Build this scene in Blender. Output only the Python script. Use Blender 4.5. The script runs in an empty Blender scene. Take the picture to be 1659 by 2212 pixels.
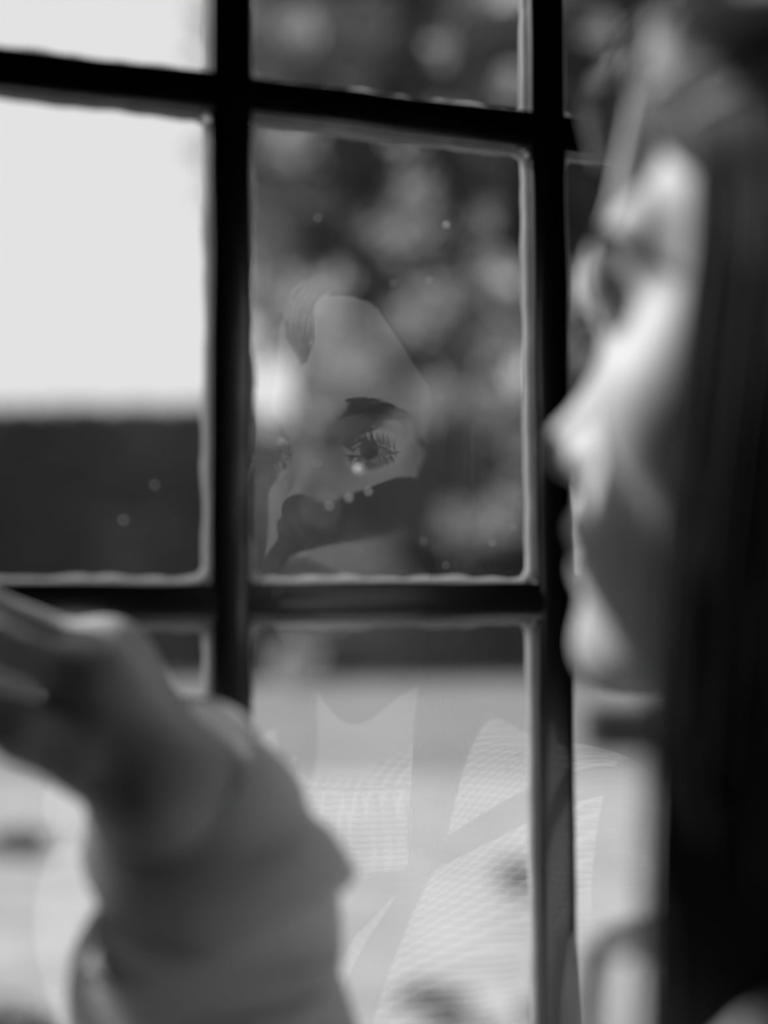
import bpy, math, random
import numpy as np
from mathutils import Vector, Matrix
C = bpy.context.scene.collection
R = math.radians
random.seed(7); rng = np.random.default_rng(7)

# ------------------------------------------------------------------ camera
CAMZ = 1.45                     # camera height above the floor
FPX = 3000.0                    # focal length in pixels of the 1659 wide frame
PITCH = math.atan(195.0/FPX)
cam_d = bpy.data.cameras.new('camera'); cam = bpy.data.objects.new('camera', cam_d); C.objects.link(cam)
cam.location = (0, 0, CAMZ); cam.matrix_basis = Matrix.Translation((0, 0, CAMZ)) @ Matrix.Rotation(math.pi/2+PITCH, 4, 'X') @ Matrix.Rotation(R(-.28), 4, 'Z')
cam_d.sensor_fit = 'HORIZONTAL'; cam_d.sensor_width = 24.0; cam_d.lens = FPX/1659*24
cam_d.clip_start = 0.02; cam_d.clip_end = 500
cam_d.dof.use_dof = True; cam_d.dof.focus_distance = 0.715; cam_d.dof.aperture_fstop = 2.0
bpy.context.scene.camera = cam
vs = bpy.context.scene.view_settings
vs.view_transform = 'Standard'; vs.look = 'None'; vs.exposure = 0.0; vs.gamma = 1.0; vs.use_curve_mapping = False

# ------------------------------------------------------------------ sky and sun
w = bpy.data.worlds.new('overcast_sky'); bpy.context.scene.world = w; w.use_nodes = True
bg = w.node_tree.nodes['Background']; bg.inputs[0].default_value = (0.87, 0.87, 0.87, 1); bg.inputs[1].default_value = 1.0
THETA = R(19.3)                 # the window plane turns away to the right
WDIR = Vector((math.cos(THETA), math.sin(THETA), 0)); WOUT = Vector((-math.sin(THETA), math.cos(THETA), 0))
W0 = Vector((0, 0.5836, CAMZ))  # a point of the glass straight ahead
SUN_AZ, SUN_EL = R(45.5), R(36.2)   # azimuth off the window's outward normal (towards its left), elevation
sdir = (WOUT*math.cos(SUN_AZ) - WDIR*math.sin(SUN_AZ))*math.cos(SUN_EL) + Vector((0, 0, math.sin(SUN_EL)))
sd = bpy.data.lights.new('sun', 'SUN'); sd.energy = 7.0; sd.angle = R(0.6)
so = bpy.data.objects.new('sun', sd); C.objects.link(so); so.location = (-3, 6, 8)
so.rotation_euler = sdir.to_track_quat('Z', 'Y').to_euler()

# ------------------------------------------------------------------ helpers
def at(px, py, Y):
    """the point of the place that stands Y metres ahead on the sight line of a pixel"""
    v = -(py-1106)/FPX; x = (px-829.5)/FPX
    y = math.cos(PITCH) - v*math.sin(PITCH); z = math.sin(PITCH) + v*math.cos(PITCH)
    return Vector((x/y*Y, Y, CAMZ + z/y*Y))
def win(u, z, d=0.0):
    """u along the window, z above camera height, d outwards from the glass"""
    return W0 + WDIR*u + WOUT*d + Vector((0, 0, z))
def tag(o, label=None, cat=None, group=None, kind=None):
    if label: o['label'] = label
    if cat: o['category'] = cat
    if group: o['group'] = group
    if kind: o['kind'] = kind
    return o
def link(name, me, mat=None, parent=None, smooth=False):
    o = bpy.data.objects.new(name, me); C.objects.link(o)
    if mat is not None: me.materials.append(mat)
    if smooth: me.polygons.foreach_set('use_smooth', [True]*len(me.polygons))
    if parent is not None:
        o.parent = parent
        m = Matrix.Identity(4); p = parent
        while p is not None: m = (p.matrix_parent_inverse @ p.matrix_basis if p.parent else p.matrix_basis) @ m; p = p.parent
        o.matrix_parent_inverse = m.inverted()      # meshes are built in place coordinates
    return o
def mesh_obj(name, verts, faces, mat=None, parent=None, smooth=False):
    me = bpy.data.meshes.new(name)
    me.from_pydata([tuple(v) for v in verts], [], [tuple(f) for f in faces]); me.update()
    return link(name, me, mat, parent, smooth)
def np_mesh(name, V, F, mat=None, parent=None, smooth=True):
    """V (n,3), F (m,k) arrays"""
    me = bpy.data.meshes.new(name); V = np.asarray(V, np.float32); F = np.asarray(F, np.int32); k = F.shape[1]
    me.vertices.add(len(V)); me.vertices.foreach_set('co', V.ravel())
    me.loops.add(F.size); me.loops.foreach_set('vertex_index', F.ravel())
    me.polygons.add(len(F)); me.polygons.foreach_set('loop_start', np.arange(0, F.size, k, dtype=np.int32))
    me.polygons.foreach_set('loop_total', np.full(len(F), k, np.int32))
    me.update(calc_edges=True); me.validate()
    return link(name, me, mat, parent, smooth)
def empty(name, loc):
    o = bpy.data.objects.new(name, None); C.objects.link(o); o.location = loc; o.empty_display_size = .1
    return o
def boxmesh(name, pts8, mat, parent=None, bevel=0):
    f = [(0,3,2,1),(4,5,6,7),(0,1,5,4),(1,2,6,5),(2,3,7,6),(3,0,4,7)]
    o = mesh_obj(name, pts8, f, mat, parent)
    if bevel:
        m = o.modifiers.new('bevel', 'BEVEL'); m.width = bevel; m.segments = 3
        o.data.polygons.foreach_set('use_smooth', [True]*len(o.data.polygons))
    return o
def wbox(name, u0, u1, z0, z1, d0, d1, mat, parent=None, bevel=0):
    p = [win(u0,z0,d0),win(u1,z0,d0),win(u1,z0,d1),win(u0,z0,d1),win(u0,z1,d0),win(u1,z1,d0),win(u1,z1,d1),win(u0,z1,d1)]
    return boxmesh(name, p, mat, parent, bevel)

# ------------------------------------------------------------------ materials
def g(v): return (v, v, v, 1)
def mat(name, base=.5, rough=.6, spec=.5, noise=None, bump=None, sss=0, coat=0, transl=0, metallic=0):
    m = bpy.data.materials.new(name); m.use_nodes = True; nt = m.node_tree; N = nt.nodes; L = nt.links
    b = N['Principled BSDF']; b.inputs['Base Color'].default_value = g(base); b.inputs['Roughness'].default_value = rough
    b.inputs['Specular IOR Level'].default_value = spec; b.inputs['Metallic'].default_value = metallic
    b.inputs['Coat Weight'].default_value = coat
    if sss:
        b.inputs['Subsurface Weight'].default_value = sss; b.inputs['Subsurface Radius'].default_value = (.006,.006,.006)
        b.inputs['Subsurface Scale'].default_value = 1.0
    tc = N.new('ShaderNodeTexCoord')
    if noise:                                     # (scale, low, high, detail)
        n = N.new('ShaderNodeTexNoise'); n.inputs['Scale'].default_value = noise[0]; n.inputs['Detail'].default_value = noise[3] if len(noise) > 3 else 4
        r = N.new('ShaderNodeMapRange'); r.inputs['From Min'].default_value = .3; r.inputs['From Max'].default_value = .7
        r.inputs['To Min'].default_value = noise[1]; r.inputs['To Max'].default_value = noise[2]
        L.new(tc.outputs['Object'], n.inputs['Vector']); L.new(n.outputs['Fac'], r.inputs['Value']); L.new(r.outputs[0], b.inputs['Base Color'])
    if bump:                                      # (scale, strength, distance)
        n = N.new('ShaderNodeTexNoise'); n.inputs['Scale'].default_value = bump[0]; n.inputs['Detail'].default_value = 5
        u = N.new('ShaderNodeBump'); u.inputs['Strength'].default_value = bump[1]; u.inputs['Distance'].default_value = bump[2]
        L.new(tc.outputs['Object'], n.inputs['Vector']); L.new(n.outputs['Fac'], u.inputs['Height']); L.new(u.outputs[0], b.inputs['Normal'])
    if transl:
        t = N.new('ShaderNodeBsdfTranslucent'); t.inputs[0].default_value = g(base*1.2 if base < .8 else .95)
        mx = N.new('ShaderNodeMixShader'); mx.inputs[0].default_value = transl
        L.new(b.outputs[0], mx.inputs[1]); L.new(t.outputs[0], mx.inputs[2]); L.new(mx.outputs[0], N['Material Output'].inputs['Surface'])
    return m
M = {}
M['black_paint'] = mat('black_gloss_paint', .003, .28, .75, bump=(150, .12, .0004), coat=.5)
M['putty'] = mat('translucent_putty', .45, .5, .4, bump=(400, .6, .001), transl=.55)
M['wall'] = mat('dark_plaster', .05, .9, .1, noise=(6, .02, .035), bump=(80, .3, .002))
M['floor'] = mat('dark_boards', .05, .6, .3, noise=(3, .015, .03))
M['ceiling'] = mat('dark_ceiling', .06, .9, .1)  # one even dark grey
M['trim'] = mat('dark_trim', .03, .5, .3)
M['outer_wall'] = mat('pale_render', .5, .9, .1, noise=(5, .42, .55))
M['speck'] = mat('white_speck', .9, .4, .5, transl=.45)
M['leaf_dark'] = mat('dark_leaves', .10, .75, .1, noise=(.35, .07, .2), transl=.3)
M['leaf_mid'] = mat('mid_leaves', .17, .7, .15, noise=(1.2, .11, .24), transl=.4)
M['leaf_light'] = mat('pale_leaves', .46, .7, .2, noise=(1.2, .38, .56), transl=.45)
M['bark'] = mat('bark', .07, .9, .1, noise=(12, .03, .11), bump=(20, .8, .03))
M['lawn'] = mat('bright_lawn', .2, .9, .1, noise=(1.2, .16, .25), bump=(60, .6, .03))
M['path'] = mat('asphalt_path', .2, .9, .1, noise=(9, .15, .19))
M['gravel'] = mat('pale_gravel', .38, .9, .1, noise=(2.2, .24, .39, 8), bump=(90, .7, .02))
# glass: clear sheet that mirrors by Fresnel on both faces
def glass_mat():
    m = bpy.data.materials.new('window_glass'); m.use_nodes = True; nt = m.node_tree; N = nt.nodes; L = nt.links
    N.remove(N['Principled BSDF'])
    t = N.new('ShaderNodeBsdfTransparent'); t.inputs[0].default_value = g(.98)
    gl = N.new('ShaderNodeBsdfGlossy'); gl.inputs['Roughness'].default_value = .0; gl.inputs['Color'].default_value = g(1)
    lw = N.new('ShaderNodeFresnel'); lw.inputs['IOR'].default_value = 1.52
    k = N.new('ShaderNodeMath'); k.operation = 'MULTIPLY'; k.inputs[1].default_value = GLASS_GAIN; k.use_clamp = True
    mx = N.new('ShaderNodeMixShader'); L.new(lw.outputs[0], k.inputs[0]); L.new(k.outputs[0], mx.inputs[0])
    L.new(t.outputs[0], mx.inputs[1]); L.new(gl.outputs[0], mx.inputs[2]); L.new(mx.outputs[0], N['Material Output'].inputs['Surface'])
    return m
GLASS_GAIN = 2.3                # two coated faces of an old pane
M['glass'] = glass_mat()

# ------------------------------------------------------------------ the room
BU, BZ = 0.1439, 0.2088         # glazing bar spacing
U1, Z1 = -0.0663, 0.0           # one bar's place
BW = 0.0170                     # bar width
us = [U1 + BU*k for k in range(-2, 4)]; zs = [Z1 + BZ*k for k in range(-2, 4)]
UL, UR = us[0]-BU, us[-1]+BU; ZB, ZT = zs[0]-BZ, zs[-1]+BZ
FL, CE = -CAMZ, 1.15
WT = .14                        # thickness of the wall
def wall_piece(name, u0, u1, z0, z1):
    o = wbox(name, u0, u1, z0, z1, 0.02, WT+.02, M['wall']); tag(o, kind='structure'); return o
# window wall: four pieces joined in one mesh around the opening
def multi_box(name, boxes, m):
    V, F = [], []
    for (u0,u1,z0,z1,d0,d1) in boxes:
        k = len(V)
        V += [win(u0,z0,d0),win(u1,z0,d0),win(u1,z0,d1),win(u0,z0,d1),win(u0,z1,d0),win(u1,z1,d0),win(u1,z1,d1),win(u0,z1,d1)]
        F += [tuple(k+i for i in f) for f in [(0,3,2,1),(4,5,6,7),(0,1,5,4),(1,2,6,5),(2,3,7,6),(3,0,4,7)]]
    return tag(mesh_obj(name, V, F, m), kind='structure')
RL, RR, RB = -1.9, 1.9, -3.0    # room extents: left, right, back
fw = .03                        # frame width
OL, OR, OB, OT = UL-fw, UR+fw, ZB-fw, ZT+fw
multi_box('wall_front', [(RL,OL,FL,CE,-.03,.10),(OR,RR,FL,CE,-.03,.10),(OL,OR,FL,OB,-.03,.10),(OL,OR,OT,CE,-.03,.10)], M['wall'])
multi_box('wall_left', [(RL-.1,RL,FL,CE,RB,.10)], M['wall'])
multi_box('wall_right', [(RR,RR+.1,FL,CE,RB,.10)], M['wall'])
multi_box('wall_back', [(RL-.1,RR+.1,FL,CE,RB-.1,RB)], M['wall'])
multi_box('ceiling', [(RL-.1,RR+.1,CE,CE+.1,RB-.1,.10)], M['ceiling'])
multi_box('floor', [(RL-.1,RR+.1,FL-.1,FL,RB-.1,.10)], M['floor'])
multi_box('baseboard_front', [(RL,RR,FL,FL+.10,-.045,-.03)], M['trim'])
# the window
wd = empty('window_1', win(0, ZB, 0)); tag(wd, kind='structure')
fr = []
for nm, b in (('sill', (OL,OR,OB,ZB,-.05,.05)), ('head', (OL,OR,ZT,OT,-.02,.04)), ('jamb', (OL,UL,ZB,ZT,-.02,.04)), ('jamb', (UR,OR,ZB,ZT,-.02,.04))):
    wbox('window_'+nm, *b, M['black_paint'], wd, .003)
def bar_profile_vertical(u, z0, z1):
    """a glazing bar: flat foot against the glass, rounded nose towards the room"""
    n = 10; V = []; F = []
    prof = [(-BW/2, .004)] + [(-BW/2*math.cos(math.pi*i/n)*1.0, -.0015-.0035*max(0, math.sin(math.pi*i/n))**.35) for i in range(n+1)] + [(BW/2, .002), (BW/2*.8, .008), (-BW/2*.8, .008)]
    return prof
def sweep_bar(name, a, b, vertical, m, parent, wob):
    prof = bar_profile_vertical(0, 0, 1); n = len(prof); V = []; F = []; segs = 40
    for s in range(segs+1):
        t = a + (b-a)*s/segs
        for j, (p, d) in enumerate(prof):
            q = p*(1 + .035*math.sin(t*97+wob+ (p > 0)*2.1)) + .00025*math.sin(t*211+wob*3+(p > 0))
            V.append(win(vertical+q, t, d) if wob < 50 else win(t, vertical+q, d+.0004))
    for s in range(segs):
        for j in range(n):
            k = (j+1) % n; F.append((s*n+j, s*n+k, (s+1)*n+k, (s+1)*n+j))
    F.append(tuple(range(n))[::-1]); F.append(tuple(segs*n+i for i in range(n)))
    return mesh_obj(name, V, F, m, parent, True)
for i, u in enumerate(us): sweep_bar('glazing_bar', ZB, ZT, u, M['black_paint'], wd, 1.7*i)
for i, z in enumerate(zs): sweep_bar('glazing_bar', UL, UR, z, M['black_paint'], wd, 60+1.3*i)
ue = [UL-BW/2]+us+[UR+BW/2]; ze = [ZB-BW/2]+zs+[ZT+BW/2]
def bead_frame(parent, u0, u1, z0, z1, seed):
    """uneven line of putty along the four edges of a pane, rounded at the corners"""
    rs = random.Random(seed); V = []; F = []; r = .006; wdt = .0022
    loop = []
    nseg = 26
    cs = [(u1-r, z1-r, 0), (u0+r, z1-r, 90), (u0+r, z0+r, 180), (u1-r, z0+r, 270)]
    pts = []
    for ci, (cu, cz, a0) in enumerate(cs):
        for k in range(7):
            a = R(a0+90*k/6); pts.append((cu+r*math.cos(a), cz+r*math.sin(a), math.cos(a), math.sin(a)))
        nu, nz, na = cs[(ci+1) % 4]; a = R(a0+90)
        ex, ez = nu+r*math.cos(a), nz+r*math.sin(a); sx, sz = pts[-1][0], pts[-1][1]
        for k in range(1, nseg):
            t = k/nseg; pts.append((sx+(ex-sx)*t, sz+(ez-sz)*t, math.cos(a), math.sin(a)))
    n = len(pts); ph = rs.random()*9
    for i, (u, z, nx, nz) in enumerate(pts):
        w_ = wdt*(1+.22*math.sin(i*.55+ph)+.18*math.sin(i*1.7+ph*2)+rs.uniform(-.12,.12))
        for (o_, d) in ((.0006, .0028), (.0006, .0062), (-w_*.6, .0062), (-w_, .0028)):
            V.append(win(u+nx*o_, z+nz*o_, d))
    for i in range(n):
        k = (i+1) % n
        for j in range(4):
            l = (j+1) % 4; F.append((i*4+j, i*4+l, k*4+l, k*4+j))
    return mesh_obj('putty_bead', V, F, M['putty'], parent, True)
for i in range(len(ue)-1):
    for j in range(len(ze)-1):
        u0, u1, z0, z1 = ue[i]+BW/2-.001, ue[i+1]-BW/2+.001, ze[j]+BW/2-.001, ze[j+1]-BW/2+.001
        # each old pane sits a hair out of true
        p = mesh_obj('pane', [win(u0,z0,.002),win(u1,z0,.002),win(u1,z1,.002),win(u0,z1,.002)], [(0,1,2,3)], M['glass'], wd)
        bead_frame(p, u0+.001, u1-.001, z0+.001, z1-.001, i*31+j)
# dust specks on the panes, enlarged and white in place of their glints
def on_glass(px, py):
    d = at(px, py, 1.0) - Vector((0,0,CAMZ)); n = WOUT
    t = (W0+WOUT*.0012-Vector((0,0,CAMZ))).dot(n)/d.dot(n); return Vector((0,0,CAMZ)) + d*t
specks = [(777,1015,.0021),(968,487,.0011),(755,1076,.0011),(797,1062,.0010),(712,1092,.0009),(686,1000,.0005),(1063,1174,.0006),(915,1169,.0005),
          (267,1121,.0007),(690,470,.0006),(930,607,.0006),(852,612,.0005),(1108,1140,.0005),(963,1222,.0005),(797,696,.0003),(335,1045,.0006)]
for i, (x, y, r) in enumerate(specks):
    c = on_glass(x, y); V = [c - WOUT*r*.35]; n = 8
    for k in range(n):
        a = 2*math.pi*k/n; V.append(c + WDIR*r*math.cos(a)*(1+.1*math.sin(3*a+i)) + Vector((0,0,r*math.sin(a))))
    mesh_obj('dust_glint_speck', V, [(0, 1+(k+1) % n, 1+k) for k in range(n)] + [tuple(range(1, n+1))], M['speck'], wd, True)

# ------------------------------------------------------------------ outside
GZ = 0.0
def ground(name, x0, x1, y0, y1, z, m, th=.05, kind='structure'):
    nx, ny = 60, 40; V = []; F = []
    for j in range(ny+1):
        for i in range(nx+1):
            x = x0+(x1-x0)*i/nx; y = y0+(y1-y0)*j/ny
            V.append((x, y, z + (.012*math.sin(x*1.3+y*.7)+.008*math.sin(x*2.9-y*1.9) if 0 < i < nx and 0 < j < ny else 0)))
    for j in range(ny):
        for i in range(nx):
            a = j*(nx+1)+i; F.append((a, a+1, a+nx+2, a+nx+1))
    o = mesh_obj(name, V, F, m, None, True); return tag(o, kind=kind)
ground('trim_1', -40, 40, 1.6, 11.95, -.02, M['gravel'])
ground('trim_2', -40, 40, 11.95, 14.5, -.025, M['path'])
ground('trim_3', -60, 60, 14.5, 80, -.02, M['lawn'])
for nm, o in (('gravel_yard', 'trim_1'), ('garden_path', 'trim_2'), ('lawn', 'trim_3')):
    ob = bpy.data.objects[o]; ob.name = nm; ob.data.name = nm

def leaves(name, clumps, m, parent, size, dens, flat=.8):
    """clumps: (centre, radius, squash) -> one mesh of many small folded leaves"""
    Vs = []; n_tot = 0
    for (c, r, sq) in clumps:
        n = max(12, int(dens*r*r)); c = np.array(c)
        d = rng.normal(size=(n,3)); d /= np.linalg.norm(d, axis=1)[:,None]
        rad = r*(rng.random(n)**.45)
        p = c + d*rad[:,None]*np.array([1,1,sq])
        a = rng.normal(size=(n,3)); a /= np.linalg.norm(a, axis=1)[:,None]
        b = np.cross(a, rng.normal(size=(n,3))); b /= np.linalg.norm(b, axis=1)[:,None]
        s = size*(.6+.8*rng.random(n))[:,None]; nn = np.cross(a, b)
        q = np.stack([p-a*s, p-b*s*.45+nn*s*.12, p+a*s, p+b*s*.45+nn*s*.12], 1)
        Vs.append(q.reshape(-1,3)); n_tot += n
    V = np.concatenate(Vs); k = np.arange(n_tot)*4
    F = np.concatenate([np.stack([k,k+1,k+2],1), np.stack([k,k+2,k+3],1)])
    V[:,2] = np.maximum(V[:,2], .0)
    return tag(np_mesh(name, V, F, m, parent, False), kind='stuff')
def tube(pts, radii, n=8):
    V = []; F = []; pts = [Vector(p) for p in pts]
    up = None
    for i, p in enumerate(pts):
        t = (pts[min(i+1, len(pts)-1)]-pts[max(i-1, 0)]).normalized()
        if up is None: up = t.orthogonal().normalized()
        up = (up - t*up.dot(t)).normalized(); s = t.cross(up)
        for k in range(n):
            a = 2*math.pi*k/n; V.append(p + (up*math.cos(a)+s*math.sin(a))*radii[i])
    for i in range(len(pts)-1):
        for k in range(n):
            l = (k+1) % n; F.append((i*n+k, i*n+l, (i+1)*n+l, (i+1)*n+k))
    F.append(tuple(range(n))[::-1]); F.append(tuple((len(pts)-1)*n+k for k in range(n)))
    return V, F
def tree(name, label, base, height, lean, clumps, m, size, dens, cat='tree', trunk_r=.22, group=None):
    t = empty(name, base); tag(t, label, cat, group)
    b = Vector(base); top = b+Vector((lean, 0, height))
    pts = [b-Vector((0,0,.05))] + [b.lerp(top, s)+Vector((.25*math.sin(s*5+b.x), .1*math.sin(s*4), 0))*s for s in (.15,.35,.55,.75,1)]
    V, F = tube(pts, [trunk_r*1.3, trunk_r, trunk_r*.85, trunk_r*.65, trunk_r*.4, trunk_r*.12])
    mesh_obj('trunk', V, F, M['bark'], t, True)
    big = sorted(clumps, key=lambda c: -c[1])[:9]
    for (c, r, sq) in big:
        c = Vector(c); s = min(.9, max(.2, (c.z-b.z)/height-.2)); a = b.lerp(top, s); mid = a.lerp(c, .5)+Vector((0,0,.2))
        V, F = tube([a, mid, c], [trunk_r*.32, trunk_r*.2, trunk_r*.06], 6); mesh_obj('branch', V, F, M['bark'], t, True)
    leaves('foliage', clumps, m, t, size, dens)
    return t
def clump(px, py, Y, rpx, sq=1.0): 
    return (tuple(at(px, py, Y)), rpx*Y/FPX, sq)
# dark backdrop trees, about 27 m off
def rnd_clumps(x0, x1, y0, y1, Y, n, rpx, sq=.9, keep=lambda x, y: True):
    out = []
    while len(out) < n:
        x, y = random.uniform(x0,x1), random.uniform(y0,y1)
        if keep(x, y): out.append(clump(x, y, Y+random.uniform(-1.5,1.5), rpx*random.uniform(.7,1.2), sq))
    return out
tree('evergreen_tree', 'tall dark evergreen filling the middle panes, farthest tree left of the pale-leaved one', tuple(at(800,1440,38)[:2])+(0,), 17, .5,
     rnd_clumps(560, 990, -250, 1350, 38, 120, 105, keep=lambda x, y: not (x < 700 and 700 < y < 980)), M['leaf_dark'], .24, 130, trunk_r=.4)
tree('evergreen_tree', 'tall dark evergreen behind the right-hand glazing bar, beside the face', tuple(at(1180,1440,46)[:2])+(0,), 20, -.4,
     rnd_clumps(960, 1480, -250, 1400, 46, 110, 115), M['leaf_dark'], .28, 100, trunk_r=.4)
tree('evergreen_tree', 'tall dark evergreen hidden mostly behind the profile and hair at right', tuple(at(1700,1440,38)[:2])+(0,), 16, .3,
     rnd_clumps(1480, 1950, -100, 1400, 38, 60, 130), M['leaf_dark'], .26, 90, trunk_r=.4)
side = [clump(x, y, 33.5, r) for (x,y,r) in ((455,20,50),(440,110,40),(480,200,60),(455,330,42),(470,420,35),(560,60,90),(620,180,80),(560,300,60),(700,60,90),(620,420,80),(580,540,70),
      (560,650,60),(610,730,65),(560,745,50),(690,820,60),(640,950,50),(560,1000,60),(600,1120,80),(560,1240,70),(640,1300,70),(760,180,70),(760,1240,90),(820,60,80),(480,1000,50),(480,1150,60),(660,880,40))]
tree('broadleaf_tree', 'mid grey broadleaf tree whose crown edge stands against the white sky', tuple(at(668,1440,33.5)[:2])+(0,), 15, -.5, side, M['leaf_mid'], .15, 150, trunk_r=.3)
pale = [clump(x, y, 30.5, r*1.08) for (x,y,r) in ((630,290,62),(900,420,55),(860,500,62),(940,500,50),(1060,480,45),(640,640,78),(720,620,50),(940,660,80),(1050,590,52),(1100,720,62),
      (1050,760,42),(770,780,62),(700,700,60),(1080,880,70),(1010,860,52),(1130,960,45),(1000,1130,60),(1110,1090,62),(1060,1130,55),(940,860,58),(940,870,40),(920,850,40),(1140,620,40),(560,740,45),(870,690,48),
      (950,100,40),(650,60,45),(1110,180,40),(1300,70,38),(1330,170,30),(1250,640,40),(1260,780,45))]
tree('pale_leaved_tree', 'slender tree with pale sunlit leaf clumps in the middle pane', tuple(at(985,1450,30.5)[:2])+(0,), 13, .3, pale, M['leaf_light'], .12, 190, trunk_r=.12)
# hedge to the left, top at pixel row 880
def hedge(name, label, x0, x1, Y, h, dp, m, size, dens, cat='hedge'):
    t = empty(name, ((x0+x1)/2, Y, 0)); tag(t, label, cat)
    V = [(x0,Y-dp*.38,0),(x1,Y-dp*.38,0),(x1,Y+dp*.38,0),(x0,Y+dp*.38,0),(x0,Y-dp*.38,h*.93),(x1,Y-dp*.38,h*.93),(x1,Y+dp*.38,h*.93),(x0,Y+dp*.38,h*.93)]
    boxmesh('inner_growth', V, M['leaf_dark'], t)
    n = int(dens*(x1-x0)*h); xs = rng.uniform(x0, x1, n); zs_ = h*rng.uniform(0, 1, n); ys = Y - dp*.5 + dp*.14*rng.random(n)
    top = rng.random(n) < .3; zs_[top] = h*(1-.06*rng.random(top.sum())); ys[top] = Y + dp*rng.uniform(-.5,.5,top.sum())
    p = np.stack([xs,ys,zs_],1); a = rng.normal(size=(n,3)); a /= np.linalg.norm(a,axis=1)[:,None]; b = np.cross(a, rng.normal(size=(n,3))); b /= np.linalg.norm(b,axis=1)[:,None]
    s = size*(.6+.8*rng.random(n))[:,None]; q = np.stack([p-a*s,p-b*s*.45,p+a*s,p+b*s*.45],1).reshape(-1,3); q[:,2] = np.maximum(q[:,2], 0)
    k = np.arange(n)*4; F = np.concatenate([np.stack([k,k+1,k+2],1), np.stack([k,k+2,k+3],1)])
    tag(np_mesh('foliage', q, F, m, t, False), kind='stuff')
hx = at(-700,1000,30).x; hx2 = at(545,1000,30).x
hedge('tall_hedge', 'tall dark clipped hedge running below the white sky at left', hx, hx2, 30, CAMZ+(1301-885)*30/FPX, 2.2, M['leaf_dark'], .12, 260)
hedge('garden_hedge', 'long dark hedge at the back of the lawn under the trees', at(560,1440,28).x, at(2100,1440,28).x, 28, 1.7, 1.2, M['leaf_dark'], .09, 260)
hedge('low_hedge', 'low dark hedge at the path edge beyond the chin', at(1262,1600,13.8).x, at(1900,1600,13.8).x, 13.9, .42, .5, M['leaf_dark'], .05, 900)
def shrub(name, label, px, py_base, rpx, m, size=.05, dens=900, sq=.8, cat='shrub'):
    Y = CAMZ*FPX/(py_base-1301); c = at(px, py_base, Y); r = rpx*Y/FPX
    t = empty(name, (c.x, Y, 0)); tag(t, label, cat)
    V, F = tube([(c.x,Y,-.02),(c.x+.02*r,Y,r*.6)], [r*.06, r*.03], 6); mesh_obj('stem', V, F, M['bark'], t, True)
    cl = [((c.x+random.uniform(-.45,.45)*r, Y+random.uniform(-.45,.45)*r, r*sq*random.uniform(.45,1.0)), r*.55, sq) for _ in range(8)]
    leaves('foliage', cl, m, t, size, dens)
shrub('round_shrub', 'pale round shrub in front of the dark hedge, just right of the left glazing bar', 645, 1484, 62, M['leaf_light'], .08, 700, 1.0)
shrub('low_plant', 'dark low plant on the gravel beside the right glazing bar, upper one', 1120, 1905, 62, M['leaf_dark'], .02, 9000, .6, 'plant')
shrub('low_plant', 'dark low plant on the gravel beside the right glazing bar, lowest one', 1150, 2190, 48, M['leaf_dark'], .012, 26000, .8, 'plant')
shrub('low_plant', 'wide dark low plant on the gravel at the bottom of the middle pane', 930, 2170, 100, M['leaf_dark'], .014, 12000, .45, 'plant')
shrub('low_plant', 'dark low plant on the gravel at the left edge behind the thumb', 30, 1825, 90, M['leaf_dark'], .03, 3600, .35, 'plant')
shrub('low_plant', 'dark leafy plant at the bottom left corner below the hand', 40, 2290, 140, M['leaf_dark'], .02, 9000, .8, 'plant')

# ------------------------------------------------------------------ implicit modelling
def surface_nets(f, lo, hi, h):
    lo = np.array(lo, float); hi = np.array(hi, float); n = np.ceil((hi-lo)/h).astype(int)+1
    ax = [(lo[i]+h*np.arange(n[i])).astype(np.float32) for i in range(3)]
    X, Y, Z = np.meshgrid(*ax, indexing='ij'); D = f(X, Y, Z).astype(np.float32)
    for q in (0, -1): D[q] = np.maximum(D[q], h); D[:,q] = np.maximum(D[:,q], h); D[:,:,q] = np.maximum(D[:,:,q], h)
    ins = D < 0
    s = ins[:-1,:-1,:-1].astype(np.int8)
    cnt = np.zeros(s.shape, np.int8)
    for dx in (0,1):
        for dy in (0,1):
            for dz in (0,1): cnt += ins[dx:n[0]-1+dx, dy:n[1]-1+dy, dz:n[2]-1+dz]
    act = (cnt > 0) & (cnt < 8); I = np.argwhere(act); idx = -np.ones(act.shape, np.int64); idx[act] = np.arange(len(I))
    acc = np.zeros((len(I),3)); m = np.zeros(len(I))
    corners = [(a,b,c) for a in (0,1) for b in (0,1) for c in (0,1)]
    for a in corners:
        for k in range(3):
            if a[k] == 0:
                b = list(a); b[k] = 1
                va = D[I[:,0]+a[0], I[:,1]+a[1], I[:,2]+a[2]]; vb = D[I[:,0]+b[0], I[:,1]+b[1], I[:,2]+b[2]]
                cr = (va < 0) != (vb < 0); t = np.where(cr, va/np.where(cr, va-vb, 1), 0)
                p = np.array(a, float)[None,:].repeat(len(I),0); p[:,k] += t
                acc[cr] += p[cr]; m += cr
    V = lo + h*(I + acc/m[:,None]); Fs = []
    for k in range(3):
        i, j = (k+1) % 3, (k+2) % 3
        A = [slice(None)]*3; B = [slice(None)]*3; A[k] = slice(0,-1); B[k] = slice(1,None)
        ch = ins[tuple(A)] != ins[tuple(B)]; E = np.argwhere(ch)
        ok = (E[:,i] > 0) & (E[:,j] > 0) & (E[:,i] < n[i]-1) & (E[:,j] < n[j]-1); E = E[ok]
        def cell(di, dj):
            q = E.copy(); q[:,i] -= di; q[:,j] -= dj; return idx[q[:,0],q[:,1],q[:,2]]
        q = np.stack([cell(1,1), cell(0,1), cell(0,0), cell(1,0)], 1)
        flip = ~ins[E[:,0],E[:,1],E[:,2]]; q[flip] = q[flip][:,::-1]; Fs.append(q)
    return V, np.concatenate(Fs)
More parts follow.
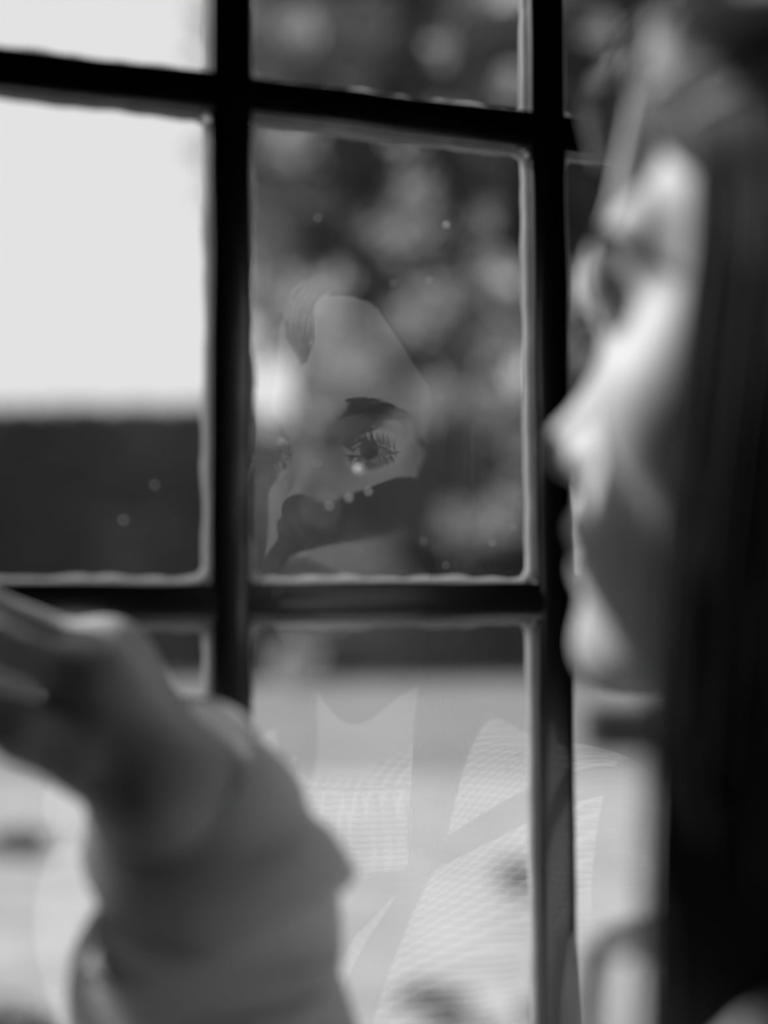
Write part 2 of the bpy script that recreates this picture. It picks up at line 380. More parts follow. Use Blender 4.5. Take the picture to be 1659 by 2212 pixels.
def smin(a, b, k):
    h = np.clip(.5+.5*(b-a)/k, 0, 1); return b*(1-h)+a*h - k*h*(1-h)
def smax(a, b, k): return -smin(-a, -b, k)
def sph(X,Y,Z,c,r): return np.sqrt((X-c[0])**2+(Y-c[1])**2+(Z-c[2])**2)-r
def ell(X,Y,Z,c,r):
    k0 = np.sqrt(((X-c[0])/r[0])**2+((Y-c[1])/r[1])**2+((Z-c[2])/r[2])**2)
    k1 = np.sqrt(((X-c[0])/r[0]**2)**2+((Y-c[1])/r[1]**2)**2+((Z-c[2])/r[2]**2)**2)
    return k0*(k0-1)/np.maximum(k1, 1e-6)
def cap(X,Y,Z,a,b,ra,rb):
    a = np.array(a, float); b = np.array(b, float); d = b-a; L2 = (d*d).sum()
    t = np.clip(((X-a[0])*d[0]+(Y-a[1])*d[1]+(Z-a[2])*d[2])/L2, 0, 1)
    return np.sqrt((X-a[0]-t*d[0])**2+(Y-a[1]-t*d[1])**2+(Z-a[2]-t*d[2])**2)-(ra+(rb-ra)*t)

# person frame: x forward, y to her left, z up, origin between the eyes
PHI = R(27)
E = Vector((.0730, .4285, CAMZ+.0755))
fv = Vector((-math.cos(PHI), math.sin(PHI), 0)); lv = Vector((-math.sin(PHI), -math.cos(PHI), 0)); uv = Vector((0,0,1))
BM = np.array([[fv.x,lv.x,0],[fv.y,lv.y,0],[0,0,1.0]])        # person -> place
HS = .96                # head size
HT = R(5)                                                      # head tipped back
def toW(V): return np.asarray(V) @ BM.T + np.array(E)
def toB(p): d = Vector(p)-E; return np.array([d.dot(fv), d.dot(lv), d.z])
def head_tilt(V):
    V = np.array(V, float)*HS; c, s = math.cos(HT), math.sin(HT); px, pz = -.10, -.09
    x, z = V[:,0]-px, V[:,2]-pz; out = V.copy(); out[:,0] = px+x*c-z*s; out[:,2] = pz+x*s+z*c; 
    return out
def head(X, Y, Z):
    A = np.abs(Y)
    d = ell(X,A,Z,(-.085,0,.022),(.093,.073,.093))
    d = smin(d, ell(X,A,Z,(-.052,0,-.035),(.060,.058,.072)), .025)
    d = smin(d, ell(X,A,Z,(-.045,0,-.078),(.052,.045,.036)), .02)
    d = smin(d, cap(X,A,Z,(-.082,.050,-.066),(-.014,.012,-.100),.014,.012), .018)
    d = smin(d, sph(X,A,Z,(-.0005,0,-.1015),.0160), .014)
    d = smin(d, sph(X,A,Z,(-.026,.041,-.030),.022), .018)
    d = smin(d, ell(X,A,Z,(-.012,0,-.067),(.0270,.030,.024)), .014)
    d = smin(d, cap(X,A,Z,(.0035,.006,.016),(-.012,.042,.019),.0110,.011), .014)
    d = smin(d, cap(X,A,Z,(-.032,0,.055),(-.006,0,.02),.046,.018), .02)
    d = smax(d, -sph(X,A,Z,(.0060,.032,-.001),.0190), .009)
    # nose
    nz = cap(X,A,Z,(-.0045,0,.004),(.0185,0,-.033),.0060,.0070)
    nz = smin(nz, cap(X,A,Z,(-.010,0,-.010),(.003,0,-.041),.010,.0130), .010)
    nz = smin(nz, sph(X,A,Z,(.0238,0,-.0385),.0068), .006)
    nz = smin(nz, ell(X,A,Z,(.0115,.0105,-.0435),(.0088,.0055,.0068)), .004)
    nz = smin(nz, cap(X,A,Z,(.0235,0,-.0440),(.011,0,-.0500),.0042,.0045), .004)
    nz = smax(nz, -ell(X,A,Z,(.0165,.0060,-.0500),(.0055,.0026,.0045)), .0025)
    d = smin(d, nz, .008)
    # lips, parted a little
    up = np.minimum(cap(X,A,Z,(.0145,.003,-.0650),(.003,.022,-.0720),.0052,.0022), cap(X,A,Z,(.0145,0,-.0660),(.0145,.003,-.0650),.0050,.0052))
    lo = cap(X,A,Z,(.0125,0,-.0790),(.002,.020,-.0740),.0060,.0024)
    d = smin(d, smin(up, lo, .0015), .0045)
    d = smax(d, -cap(X,A,Z,(.020,0,-.0723),(.004,.020,-.0735),.0016,.0007), .0018)
    # eyeballs under lids
    ec = (-.0150,.031,0)
    lid = sph(X,A,Z,ec,.0138); q = (A-.031)/.0148
    op = np.clip(1-q*q, 0, None)
    zu = .0003+.0034*op; zl = -.0008-.0036*op
    upper = smax(lid, (zu-Z), .0012); lower = smax(lid+.0003, (Z-zl), .0012)
    d = smin(d, np.minimum(upper, lower), .0022)
    d = smax(d, -np.maximum(sph(X,A,Z,ec,.0122), np.maximum(Z-zu, zl-Z)), .0008)
    # ears, neck
    ear = np.maximum(ell(X,A,Z,(-.098,.076,-.012),(.018,.009,.030)), -ell(X,A,Z,(-.094,.084,-.008),(.010,.006,.018)))
    d = smin(d, ear, .006)
    d = smin(d, cap(X,A,Z,(-.095,0,-.05),(-.112,0,-.19),.047,.050), .022)
    return d
hV, hF = surface_nets(head, (-.195,-.098,-.19), (.045,.098,.128), .0020)
hV = head_tilt(hV)
# limb joints in place coordinates
wrist = at(385, 1745, .486)
elbow = Vector((-.015, .478, CAMZ-.285))
shoR = E + fv*-.062 - lv*.132 + uv*-.212
shoL = E + fv*-.095 + lv*.145 + uv*-.225
elbL = shoL + Vector((.03,-.04,-.285)); wriL = elbL + fv*.04 + Vector((.03,0,-.235))
B = lambda p: toB(p)
def torso(X, Y, Z, grow=0.0):
    A = np.abs(Y)
    d = ell(X,Y,Z,(-.100,0,-.36),(.088,.142,.19))
    d = smin(d, cap(X,Y,Z,B(shoR),(-.10,-.02,-.188),.042,.05), .05)
    d = smin(d, cap(X,Y,Z,B(shoL),(-.10,.02,-.20),.042,.05), .05)
    d = smin(d, ell(X,A,Z,(-.010,.058,-.328),(.055,.058,.062)), .03)
    d = smin(d, ell(X,Y,Z,(-.105,0,-.60),(.100,.155,.13)), .08)
    return d - grow
def limbs(X, Y, Z, g_=0):
    d = cap(X,Y,Z,B(shoR),B(elbow),.040+g_,.034+g_)
    d = np.minimum(d, cap(X,Y,Z,B(shoL),B(elbL),.040+g_,.034+g_))
    return d
def lower(X, Y, Z, g_=0):
    d = 1.0
    for s in (1,-1):
        l = cap(X,Y,Z,(-.105,s*.085,-.66),(-.085,s*.085,-1.07),.080+g_,.052+g_)
        l = smin(l, cap(X,Y,Z,(-.085,s*.085,-1.07),(-.115,s*.09,-1.46),.050+g_,.034+g_), .03)
        d = np.minimum(d, l) if not isinstance(d, float) else l
    return smin(d, ell(X,Y,Z,(-.105,0,-.62),(.100+g_,.155+g_,.12+g_)), .04)
def full_body(X, Y, Z):
    d = torso(X,Y,Z,-.012); d = smin(d, limbs(X,Y,Z,-.004), .03)
    d = smin(d, cap(X,Y,Z,(-.112,0,-.21),(-.112,0,-.13),.05,.047), .03)
    d = smin(d, lower(X,Y,Z,-.006), .03)
    d = np.minimum(d, cap(X,Y,Z,B(elbow),B(wrist),.035,.024)); d = np.minimum(d, cap(X,Y,Z,B(elbL),B(wriL),.035,.024))
    for s in (1,-1): d = smin(d, cap(X,Y,Z,(-.115,s*.09,-1.47),(-.02,s*.10,-1.505),.030,.020), .02)
    return d
bV, bF = surface_nets(full_body, (-.30,-.30,-1.535), (.28,.30,-.13), .0075)

# hand, modelled in place coordinates; radial side towards the camera
def hand_fn(chains, palm, k=.006):
    def f(X, Y, Z):
        d = None; al = None
        for (a, b, ra, rb) in palm:
            c = cap(X,Y,Z,a,b,ra,rb); d = c if d is None else smin(d, c, .014)
        for ch in chains:
            fd = None
            for (a, b, ra, rb) in ch:
                c = cap(X,Y,Z,a,b,ra,rb); fd = c if fd is None else smin(fd, c, .003)
            al = fd if al is None else smin(al, fd, .0012)
        return smin(d, al, k)
    return f
W = wrist
mcp = [at(215,1480,.474), at(203,1432,.490), at(225,1418,.506), at(258,1436,.519)]
pip = [at(-25,1385,.468), at(-50,1322,.487), at(-28,1318,.506), at(30,1352,.523)]
dip = [at(-165,1370,.464), at(-135,1425,.486), at(-75,1436,.507), at(5,1450,.525)]
tip = [at(-250,1420,.462), at(-105,1520,.486), at(-18,1520,.508), at(62,1520,.526)]
rad = [.0084,.0086,.0082,.0072]
chains = []
for i in range(4):
    r = rad[i]; chains.append([(mcp[i],pip[i],r*1.05,r),(pip[i],dip[i],r,r*.88),(dip[i],tip[i],r*.88,r*.74)])
t0, t1, t2, t3 = at(345,1725,.476), at(185,1640,.466), at(50,1580,.462), at(-60,1520,.461)
chains.append([(t0,t1,.0175,.0118),(t1,t2,.0115,.0102),(t2,t3,.0102,.0078)])
Wp = [W + (mcp[i]-W)*.10 + Vector((0,(i-1.5)*.010,0)) for i in range(4)]
palm = [(Wp[i], mcp[i], .0165, .0118) for i in range(4)] + [(mcp[0],mcp[2],.009,.009),(mcp[1],mcp[3],.009,.008),(Wp[0],t0,.016,.0165),(elbow.lerp(W,.55), W, .027, .0265)]
lo_ = [min(p[i] for c in chains for s in c for p in s[:2]) - .02 for i in range(3)]; hi_ = [max(max(p[i] for c in chains for s in c for p in s[:2]), W[i])+.035 for i in range(3)]
lo_[2] = min(lo_[2], W.z-.09); 
gV, gF = surface_nets(hand_fn(chains, palm), lo_, hi_, .0018)
# the other hand, hanging and slightly curled
Wl = wriL; dn = Vector((0,0,-1)); chL = []
Mp = []
for i in range(4):
    m0 = Wl + dn*.085 + fv*(.026-.018*i) ; Mp.append(m0); r = rad[i]; ln = (.95,1.05,1.0,.8)[i]
    p1 = m0 + dn*.040*ln + (-lv)*.008; p2 = p1 + dn*.022*ln + (-lv)*.012; p3 = p2 + dn*.014*ln + (-lv)*.014
    chL.append([(m0,p1,r*1.1,r),(p1,p2,r,r*.88),(p2,p3,r*.88,r*.75)])
tb = Wl + dn*.035 + fv*.022; tc_ = tb + dn*.035 + fv*.025 - lv*.008; te = tc_ + dn*.028 + fv*.006 - lv*.006
chL.append([(tb,tc_,.015,.0115),(tc_,te,.011,.008)])
pL = [(Wl + fv*(.012-.008*i), Mp[i], .016, .0115) for i in range(4)] + [(Wl+Vector((0,0,.05)), Wl, .024, .022)]
lo_ = [Wl[0]-.08, Wl[1]-.08, Wl[2]-.21]; hi_ = [Wl[0]+.08, Wl[1]+.08, Wl[2]+.06]
kV, kF = surface_nets(hand_fn(chL, pL), lo_, hi_, .0028)

# join and fuse to one continuous surface
def join_arrays(parts):
    V = []; F = []; k = 0
    for v, f in parts: V.append(v); F.append(np.asarray(f)+k); k += len(v)
    return np.concatenate(V), np.concatenate(F)
allV, allF = join_arrays([(toW(hV), hF), (toW(bV), bF), (gV, gF), (kV, kF)])
def skin_mat():
    m = mat('skin', .48, .55, .35, bump=(900, .15, .0004), sss=.04); nt = m.node_tree; N = nt.nodes
    a = N.new('ShaderNodeAttribute'); a.attribute_name = 'lip'; r = N.new('ShaderNodeMapRange')
    r.inputs['To Min'].default_value = .48; r.inputs['To Max'].default_value = .28
    nt.links.new(a.outputs['Fac'], r.inputs['Value']); nt.links.new(r.outputs[0], N['Principled BSDF'].inputs['Base Color'])
    return m
M['skin'] = skin_mat()
person = empty('person', (E.x, E.y, 0)); tag(person, 'long-haired person in a white knit sweater, profile at the window, one hand raised', 'person')
person.location = (float(E.x+.105*-fv.x), float(E.y-.105*fv.y), 0)
body = np_mesh('body', allV, allF, None, person)
rm = body.modifiers.new('fuse', 'REMESH'); rm.mode = 'VOXEL'; rm.voxel_size = .0022; rm.use_smooth_shade = True
dg = bpy.context.evaluated_depsgraph_get(); ev = body.evaluated_get(dg)
nm = bpy.data.meshes.new_from_object(ev); body.modifiers.clear(); old = body.data; body.data = nm; nm.name = 'body'
nm.materials.clear(); nm.materials.append(M['skin'])
# lips by place on the face
co = np.empty(len(nm.vertices)*3, np.float32); nm.vertices.foreach_get('co', co); co = co.reshape(-1,3)
loc = (co-np.array(E)) @ BM
c_, s_ = math.cos(-HT), math.sin(-HT); x_, z_ = loc[:,0]+.10, loc[:,2]+.09
lx = (-.10+x_*c_-z_*s_)/HS; lz = (-.09+x_*s_+z_*c_)/HS; ly = loc[:,1]/HS
cur = -.0730 + .0*ly
aq = (np.clip(np.abs(ly), 0, .0225)/.0225)**1.5
lipm = np.clip(np.minimum(cur+.0100-.0090*aq-lz, lz-(cur-.0120+.0110*aq))/.0012+.5, 0, 1)*(lx > -.002)*(np.abs(ly) < .024)
at_ = nm.attributes.new('lip', 'FLOAT', 'POINT'); at_.data.foreach_set('value', lipm.astype(np.float32))
nm.polygons.foreach_set('use_smooth', [True]*len(nm.polygons)); nm.update()

def headW(v): return toW(head_tilt(np.array(v, float).reshape(-1,3)))
# eyes
def eye_material():
    m = bpy.data.materials.new('eye'); m.use_nodes = True; nt = m.node_tree; N = nt.nodes; L = nt.links; b = N['Principled BSDF']
    b.inputs['Roughness'].default_value = .08
    tc = N.new('ShaderNodeTexCoord'); sp = N.new('ShaderNodeSeparateXYZ'); cr = N.new('ShaderNodeValToRGB')
    L.new(tc.outputs['UV'], sp.inputs[0]); L.new(sp.outputs[0], cr.inputs[0]); L.new(cr.outputs[0], b.inputs['Base Color'])
    e = cr.color_ramp.elements; e[0].position = 0; e[0].color = g(.004); e[1].position = .20; e[1].color = g(.006)
    for p, c in ((.22,.06),(.40,.04),(.44,.02),(.47,.38),(1,.38)):
        x = e.new(p); x.color = g(c)
    return m
M['eye'] = eye_material()
def eyeball(s):
    c = np.array([-.0150, s*.031, 0]); gz = np.array([math.cos(R(6)), -.10*1, -.02]); gz /= np.linalg.norm(gz)
    a = np.cross(gz, [0,0,1]); a /= np.linalg.norm(a); b = np.cross(a, gz)
    V = []; F = []; T = []; n = 28; mrings = 22
    for j in range(mrings+1):
        th = math.pi*j/mrings
        for i in range(n):
            ph = 2*math.pi*i/n; r = .0124 + (.0007*math.exp(-(th/.45)**4))
            V.append(c + r*(gz*math.cos(th)+(a*math.cos(ph)+b*math.sin(ph))*math.sin(th))); T.append(th/1.05)
    for j in range(mrings):
        for i in range(n):
            k = (i+1) % n; F.append((j*n+i, j*n+k, (j+1)*n+k, (j+1)*n+i))
    o = np_mesh('eye', headW(V), F, M['eye'], person); uvl = o.data.uv_layers.new(name='UVMap')
    vi = np.empty(len(o.data.loops), np.int32); o.data.loops.foreach_get('vertex_index', vi)
    t = np.array(T)[vi]; uvl.data.foreach_set('uv', np.stack([np.clip(t,0,1), np.zeros_like(t)],1).astype(np.float32).ravel())
eyeball(1); eyeball(-1)
# strands: one mesh of many thin three-sided tubes
def strands_mesh(name, curves, radii, m, parent, kind=None):
    """curves (n,k,3) in place coordinates; radii (k,)"""
    P = np.asarray(curves, np.float64); n, k, _ = P.shape
    T = np.gradient(P, axis=1); T /= np.linalg.norm(T, axis=2, keepdims=True)+1e-9
    ref = rng.normal(size=(n,1,3)); U = np.cross(T, ref); U /= np.linalg.norm(U, axis=2, keepdims=True)+1e-9; S = np.cross(T, U)
    rr = np.asarray(radii); rr = rr[None,:,None] if rr.ndim == 1 else rr[:,:,None]
    V = np.stack([P + rr*(U*math.cos(a)+S*math.sin(a)) for a in (0, 2.094, 4.189)], 2)     # n,k,3,3
    idx = np.arange(n*k*3).reshape(n,k,3); Fs = []
    for j in range(3):
        l = (j+1) % 3; Fs.append(np.stack([idx[:,:-1,j], idx[:,:-1,l], idx[:,1:,l], idx[:,1:,j]], -1).reshape(-1,4))
    o = np_mesh(name, V.reshape(-1,3), np.concatenate(Fs), m, parent)
    if kind: o['kind'] = kind
    return o
def hair_mat(name, base, rough, tr=0):
    m = mat(name, base, rough, .3, transl=tr); b = m.node_tree.nodes['Principled BSDF']
    b.inputs['Anisotropic'].default_value = .5; b.inputs['Sheen Weight'].default_value = .1
    return m
M['hair'] = hair_mat('dark_hair', .014, .5); M['brow'] = hair_mat('brow_hair', .035, .5); M['hair_sun_painted'] = hair_mat('sun_painted_lock_hair', .9, .4, .7); M['hair_sun_painted_mid'] = hair_mat('sun_painted_fringe_hair', .35, .4, .4)  # pale lock and fringe tones are sunlight painted onto dark hair
for s in (1,-1):
    cv = []
    for i in range(420):
        t = random.random(); y = .009+.044*t; zc = .0165+.0065*math.sin(min(1,t*1.25)*math.pi*.62)-(.004*max(0,t-.6)/.4); w_ = (.0060 if s < 0 else .0042)*(1-t*.6)
        z = zc+random.uniform(-w_,w_); x0 = .0095-.016*(t**1.8) + .0012
        L_ = .008; d = np.array([-.12-.3*t, 1, .45-.75*t]); d /= np.linalg.norm(d)
        cv.append([[x0+d[0]*L_*q+.0012*q, s*(y+d[1]*L_*q), z+d[2]*L_*q] for q in (0,.33,.66,1)])
    cv = np.array(cv); strands_mesh('eyebrow', headW(cv.reshape(-1,3)).reshape(cv.shape), [.00032,.0003,.0002,.00005], M['brow'], person, 'stuff')
    cv = []
    for i in range(110):
        q = random.uniform(-1,1); y = .031+.0135*q; zz = .0006+.0032*(1-q*q); x0 = -.0150+math.sqrt(max(1e-6,.0139**2-(y-.031)**2-zz**2))
        Ln = .0085*(.8+.3*(q > 0)); cv.append([[x0+Ln*t*.9, s*(y+.004*q*t), zz+Ln*(-.25*t+.75*t*t)] for t in (0,.33,.66,1)])
    for i in range(40):
        q = random.uniform(-1,1); y = .031+.0135*q; zz = -.0012-.0034*(1-q*q); x0 = -.0150+math.sqrt(max(1e-6,.0137**2-(y-.031)**2-zz**2))
        Ln = .005; cv.append([[x0+Ln*t*.9, s*(y+.003*q*t), zz-Ln*(.3*t)] for t in (0,.33,.66,1)])
    cv = np.array(cv); strands_mesh('eyelashes', headW(cv.reshape(-1,3)).reshape(cv.shape), [.00032,.0003,.0002,.00006], M['brow'], person, 'stuff')
# hair: solid under-layer and long strands falling from a centre parting
def under(X, Y, Z):
    d = ell(X,Y,Z,(-.088,0,.022),(.098,.078,.100))
    d = smax(d, -(-X-.052+np.clip(.06-Z,0,.06)*.25), .008)              # keep the forehead and cheeks bare
    d = smax(d, -(Z+.05), .01)
    c = ell(X,Y,Z,(-.125,0,-.13),(.058,.082,.20)); c = smax(c, -(Z+.30), .01)
    # keep the neck free in front
    return smin(d, c, .02)
uV, uF = surface_nets(under, (-.20,-.10,-.34), (.02,.10,.14), .003)
hair = np_mesh('hair', toW(head_tilt(uV)), uF, M['hair'], person)
def fall(sgn, s, jit, front, length, lat, fwd_end):
    """a strand from the parting at x=s over the skull then down"""
    P = []; K = 22; cx, cz = -.088, .022; rx, ry, rz = .104*jit, .083*jit, .107*jit
    for i in range(K):
        t = i/(K-1)
        if t < .4:
            a = t/.4*math.pi/2; sx = s + (front-s)*(t/.4)**1.3
            lim = max(.15, 1-((sx-cx)/rx)**2)**.5
            P.append([sx, sgn*(ry*lim*math.sin(a)+.002), cz+rz*lim*math.cos(a)])
            last = P[-1]
        else:
            q = (t-.4)/.6; y0 = abs(last[1]); 
            yy = y0 + (lat-y0)*min(1, q*1.6) + .004*math.sin(q*7+jit*90)
            P.append([last[0]+(fwd_end)*q**1.2+.003*math.sin(q*6+s*70), sgn*yy, cz - length*q])
    return P
cv = []
for i in range(3400):
    sgn = 1 if i % 2 else -1; s = random.uniform(-.17, -.004); f_ = (s+.004)/-.166        # 0 front..1 back
    front = -.040 - .135*f_ + random.uniform(-.005,.005); lat = .080+random.uniform(-.008,.010)-.035*max(0,f_-.5); fe = -.008-.01*f_; ln = random.uniform(.30,.40)
    if sgn < 0:
        if f_ < .38: lat = .066+random.uniform(-.008,.008); fe = .026-.05*f_; ln = random.uniform(.22,.27)
        else: lat = .048+random.uniform(-.01,.01); fe = -.035; ln *= .9
    cv.append(fall(sgn, s, random.uniform(1.0,1.045), front, ln, lat, fe))
fr_ = []
for i in range(1100):                       # fringe swept from the parting down over the temples
    sgn = 1 if i % 2 else -1; p = random.uniform(.40, .85); jit = random.uniform(.99,1.03); P = []
    y0 = random.uniform(.001,.006); zr = .126+random.uniform(-.003,.002); lat = .083*jit; ln = random.uniform(.26,.36) if sgn > 0 else random.uniform(.20,.25)
    for k_ in range(22):
        t = k_/21
        if t < .55:
            q = t/.55; y = y0+(lat-y0)*q**.8; z = .006+(zr-.006)*(1-q**.8)**p
            u_ = max(0, 1-(y/(.0855*jit))**2-((z-.022)/(.110*jit))**2); x = -.088+.117*jit*u_**.62
            P.append([x, sgn*y, z]); last = P[-1]
        else:
            q = (t-.55)/.45; P.append([last[0]+(-.012 if sgn > 0 else .004)*q, sgn*(abs(last[1])-.006*q-(.006*q if sgn < 0 else 0)), last[2]-ln*q])
    P = np.array(P)
    for _ in range(2): P[1:-1] = (P[:-2]+2*P[1:-1]+P[2:])/4
    (fr_ if sgn > 0 and p < .62 else cv).append(P.tolist())
cv = np.array(cv); k = cv.shape[1]
strands_mesh('strand_layer', toW(head_tilt(cv.reshape(-1,3))).reshape(cv.shape), np.concatenate([np.full(k-4,.0007), [.0006,.0005,.0004,.0001]]), M['hair'], hair, 'stuff')
fr_ = np.array(fr_); fr_ = fr_[:, :14]
strands_mesh('fringe', toW(head_tilt(fr_.reshape(-1,3))).reshape(fr_.shape), np.concatenate([np.full(10,.0007), [.0006,.0005,.0004,.0001]]), M['hair_sun_painted_mid'], hair, 'stuff')  # left fringe paler than the rest, sunlight put into its colour
# front locks, sunlight painted into their pale colour
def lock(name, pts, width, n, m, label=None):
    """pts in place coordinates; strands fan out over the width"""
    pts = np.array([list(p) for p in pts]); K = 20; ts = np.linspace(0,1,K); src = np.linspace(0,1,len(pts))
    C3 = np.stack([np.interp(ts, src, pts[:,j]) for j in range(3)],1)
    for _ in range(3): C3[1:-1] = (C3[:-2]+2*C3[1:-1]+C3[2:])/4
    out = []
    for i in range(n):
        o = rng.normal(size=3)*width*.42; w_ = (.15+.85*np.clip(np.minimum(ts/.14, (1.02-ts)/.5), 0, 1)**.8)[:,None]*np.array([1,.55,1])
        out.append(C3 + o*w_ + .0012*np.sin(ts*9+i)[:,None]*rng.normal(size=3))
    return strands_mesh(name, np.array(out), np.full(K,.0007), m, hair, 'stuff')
lock('lock', [at(1435,190,.376), at(1540,105,.353), at(1640,40,.340), at(1800,-50,.328), at(2000,-110,.324), at(2250,-130,.330), at(2500,-120,.345)], .0105, 900, M['hair_sun_painted'])
lock('lock', [at(1455,315,.366), at(1570,240,.345), at(1660,185,.333), at(1800,125,.322), at(2000,80,.318), at(2250,60,.324), at(2500,60,.338)], .0042, 420, M['hair_sun_painted'])
lock('lock', [at(1312,345,.425), at(1325,240,.420), at(1370,150,.418), at(1450,60,.412), at(1560,-30,.405), at(1640,-60,.40)], .0060, 420, M['hair_sun_painted_mid'])

# ------------------------------------------------------------------ clothing
def knit_mat():
    m = mat('white_knit', .82, .9, .1, transl=.15); nt = m.node_tree; N = nt.nodes; L = nt.links; b = N['Principled BSDF']
    b.inputs['Sheen Weight'].default_value = .3
    tc = N.new('ShaderNodeTexCoord'); mp = N.new('ShaderNodeMapping'); mp.inputs['Rotation'].default_value = (0,0,-PHI)
    L.new(tc.outputs['Object'], mp.inputs[0])
    w1 = N.new('ShaderNodeTexWave'); w1.bands_direction = 'Z'; w1.inputs['Scale'].default_value = 95; w1.inputs['Distortion'].default_value = 1.2; w1.inputs['Detail'].default_value = 1; w1.inputs['Detail Scale'].default_value = 30
    w2 = N.new('ShaderNodeTexWave'); w2.bands_direction = 'Y'; w2.inputs['Scale'].default_value = 75; w2.inputs['Distortion'].default_value = 1.2; w2.inputs['Detail Scale'].default_value = 30
    n = N.new('ShaderNodeTexNoise'); n.inputs['Scale'].default_value = 900
    L.new(mp.outputs[0], w1.inputs[0]); L.new(mp.outputs[0], w2.inputs[0]); L.new(tc.outputs['Object'], n.inputs[0])
    a = N.new('ShaderNodeMath'); a.operation = 'MULTIPLY'; L.new(w1.outputs['Fac'], a.inputs[0]); L.new(w2.outputs['Fac'], a.inputs[1])
    c = N.new('ShaderNodeMath'); c.operation = 'MULTIPLY_ADD'; c.inputs[1].default_value = .4; L.new(n.outputs['Fac'], c.inputs[0]); L.new(a.outputs[0], c.inputs[2])
    u = N.new('ShaderNodeBump'); u.inputs['Strength'].default_value = 1.0; u.inputs['Distance'].default_value = .0022; L.new(c.outputs[0], u.inputs['Height']); L.new(u.outputs[0], b.inputs['Normal'])
    return m
M['knit'] = knit_mat()
M['sleeve'] = mat('pale_sleeve_knit', .75, .9, .1, bump=(350, .8, .002), transl=.35); M['cuff'] = mat('thin_cuff_knit', .9, .9, .1, bump=(350, .8, .002), transl=.72)
M['denim'] = mat('dark_trousers', .04, .85, .1, bump=(500, .4, .001)); M['shoe'] = mat('dark_shoes', .03, .5, .4)
def sweater(X, Y, Z):
    d = torso(X,Y,Z,.010); d = smin(d, limbs(X,Y,Z,.014), .028)
    folds = .0022*np.sin(Z*55+Y*22)*np.sin(Y*30+X*25) + .0016*np.sin(Z*120+X*60)
    d = d + folds
    d = smax(d, -(Z+.66), .006)
    d = smax(d, -cap(X,Y,Z,(-.095,0,-.225),(-.08,0,-.05),.056,.062), .006)
    return d
sV, sF = surface_nets(sweater, (-.26,-.27,-.70), (.16,.27,-.10), .0045)
sw = np_mesh('sweater', toW(sV), sF, M['knit'], person)
# ribbed standing collar
def collar():
    n = 240; V = []; F = []
    prof = [(0.070,-.232),(.077,-.210),(.079,-.190),(.078,-.168),(.076,-.152),(.073,-.150),(.072,-.160),(.071,-.190),(.064,-.225)]
    for i in range(n):
        a = 2*math.pi*i/n; rib = .0011*math.sin(a*60)
        for (r, z) in prof:
            rr = r+rib; fx = math.cos(a)
            V.append([-.084+.012*fx+rr*1.05*fx + .0025*math.sin(3*a), rr*math.sin(a)*.98, z - .012 - .014*fx + .003*math.sin(2*a+1)])
    m_ = len(prof)
    for i in range(n):
        k = (i+1) % n
        for j in range(m_-1): F.append((i*m_+j, k*m_+j, k*m_+j+1, i*m_+j+1))
    return np_mesh('collar', toW(V), F, M['knit'], sw)
collar()
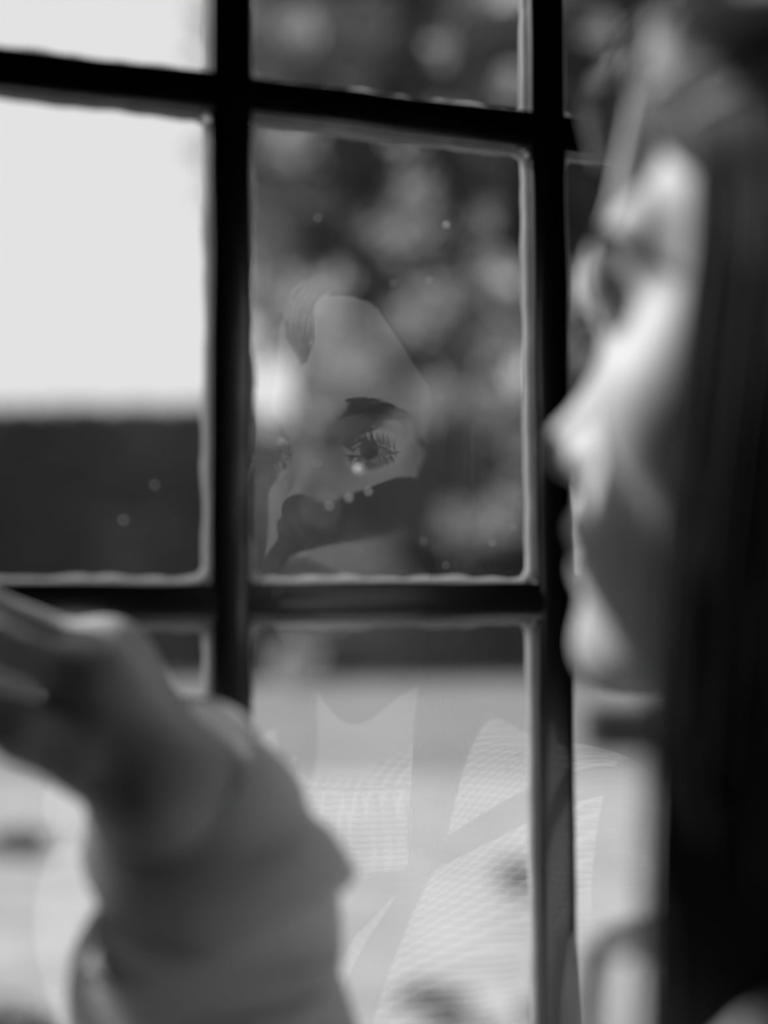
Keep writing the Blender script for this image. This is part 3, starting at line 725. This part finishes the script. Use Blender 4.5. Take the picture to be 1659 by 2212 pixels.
# sleeve around the raised forearm: loose, folded back at the cuff
def loft(name, path, rads, closed_folds, m, parent, n=96, thick=.0022, amp=1.0, sq=None, tilt=0, hem=None):
    pts = [Vector(p) for p in path]; K = 70
    P = []; Rr = []
    for i in range(K+1):
        t = i/K*(len(pts)-1); a = min(int(t), len(pts)-2); q = t-a
        p0, p1, p2, p3 = pts[max(a-1,0)], pts[a], pts[a+1], pts[min(a+2,len(pts)-1)]
        P.append(.5*((2*p1)+(p2-p0)*q+(2*p0-5*p1+4*p2-p3)*q*q+(-p0+3*p1-3*p2+p3)*q**3)); Rr.append(rads[a]+(rads[a+1]-rads[a])*(q*q*(3-2*q)))
    V = []; F = []; side = Vector((1,0,0))
    for i, p in enumerate(P):
        t = (P[min(i+1,K)]-P[max(i-1,0)]).normalized(); s1 = (side-t*side.dot(t)).normalized(); s2 = t.cross(s1); f = i/K
        for k in range(n):
            a = 2*math.pi*k/n
            w_ = amp*(.0028*math.sin(2*a+f*9)+.0020*math.sin(3*a-f*17)+.0014*math.sin(f*17+2*math.sin(a))+.0006*math.sin(5*a+f*13))
            
            r = Rr[i]+w_; dv = s1*math.cos(a) + s2*math.sin(a); V.append(p + dv*r - t*tilt*(-dv.y)*f**2)
    for i in range(K):
        for k in range(n):
            l = (k+1) % n; F.append((i*n+k, i*n+l, (i+1)*n+l, (i+1)*n+k))
    o = np_mesh(name, [tuple(v) for v in V], F, m, parent); 
    if hem:
        for row in hem:
            ring = [Vector(V[row*n+k]) for k in range(n)]; ring.append(ring[0]); ring.append(ring[1]); hv, hf = tube(ring, [.0016]*len(ring), 8); mesh_obj('hem', hv, hf, m, o, True)
    if thick: md = o.modifiers.new('thick', 'SOLIDIFY'); md.thickness = thick; md.offset = 0
    return o
SY = .487
sl = loft('sleeve', [elbow+Vector((.05,.02,-.02)), elbow+Vector((.0,0,.01)), at(462,2230,SY), at(462,2060,SY), at(470,1950,SY), at(447,1845,SY)],
          [.044, .050, .0480, .0445, .0385, .0335], True, M['sleeve'], sw, thick=0)
loft('cuff_fold', [at(500,1985,SY), at(484,1940,SY), at(430,1830,SY), at(360,1662,SY)], [.0425,.0435,.0400,.0308], True, M['cuff'], sl, amp=.5, thick=0, tilt=.022, hem=(0, 70))
loft('sleeve', [elbL+Vector((0,0,.06)), elbL, elbL.lerp(wriL,.5), wriL+Vector((0,0,.015))], [.050,.048,.042,.034], True, M['knit'], sw, n=48)
def trousers(X, Y, Z):
    d = lower(X,Y,Z,.010); d = smax(d, (Z+.58), .004) if False else d
    d = smax(d, Z+.585, .004); d = smax(d, -(Z+1.47), .004); return d + .0015*np.sin(Z*60+Y*40)
tV, tF = surface_nets(trousers, (-.25,-.22,-1.50), (.05,.22,-.55), .009)
np_mesh('trousers', toW(tV), tF, M['denim'], person)
for s in (1,-1):
    def shoe(X, Y, Z, s=s):
        d = smin(cap(X,Y,Z,(-.135,s*.09,-1.49),(.02,s*.10,-1.51),.042,.036), cap(X,Y,Z,(-.125,s*.09,-1.49),(-.120,s*.09,-1.45),.042,.042), .02)
        return smax(d, -(Z+1.537), .003)
    xV, xF = surface_nets(shoe, (-.21,s*.10-.08,-1.545), (.09,s*.10+.08,-1.38), .006)
    np_mesh('shoe', toW(xV), xF, M['shoe'], person)
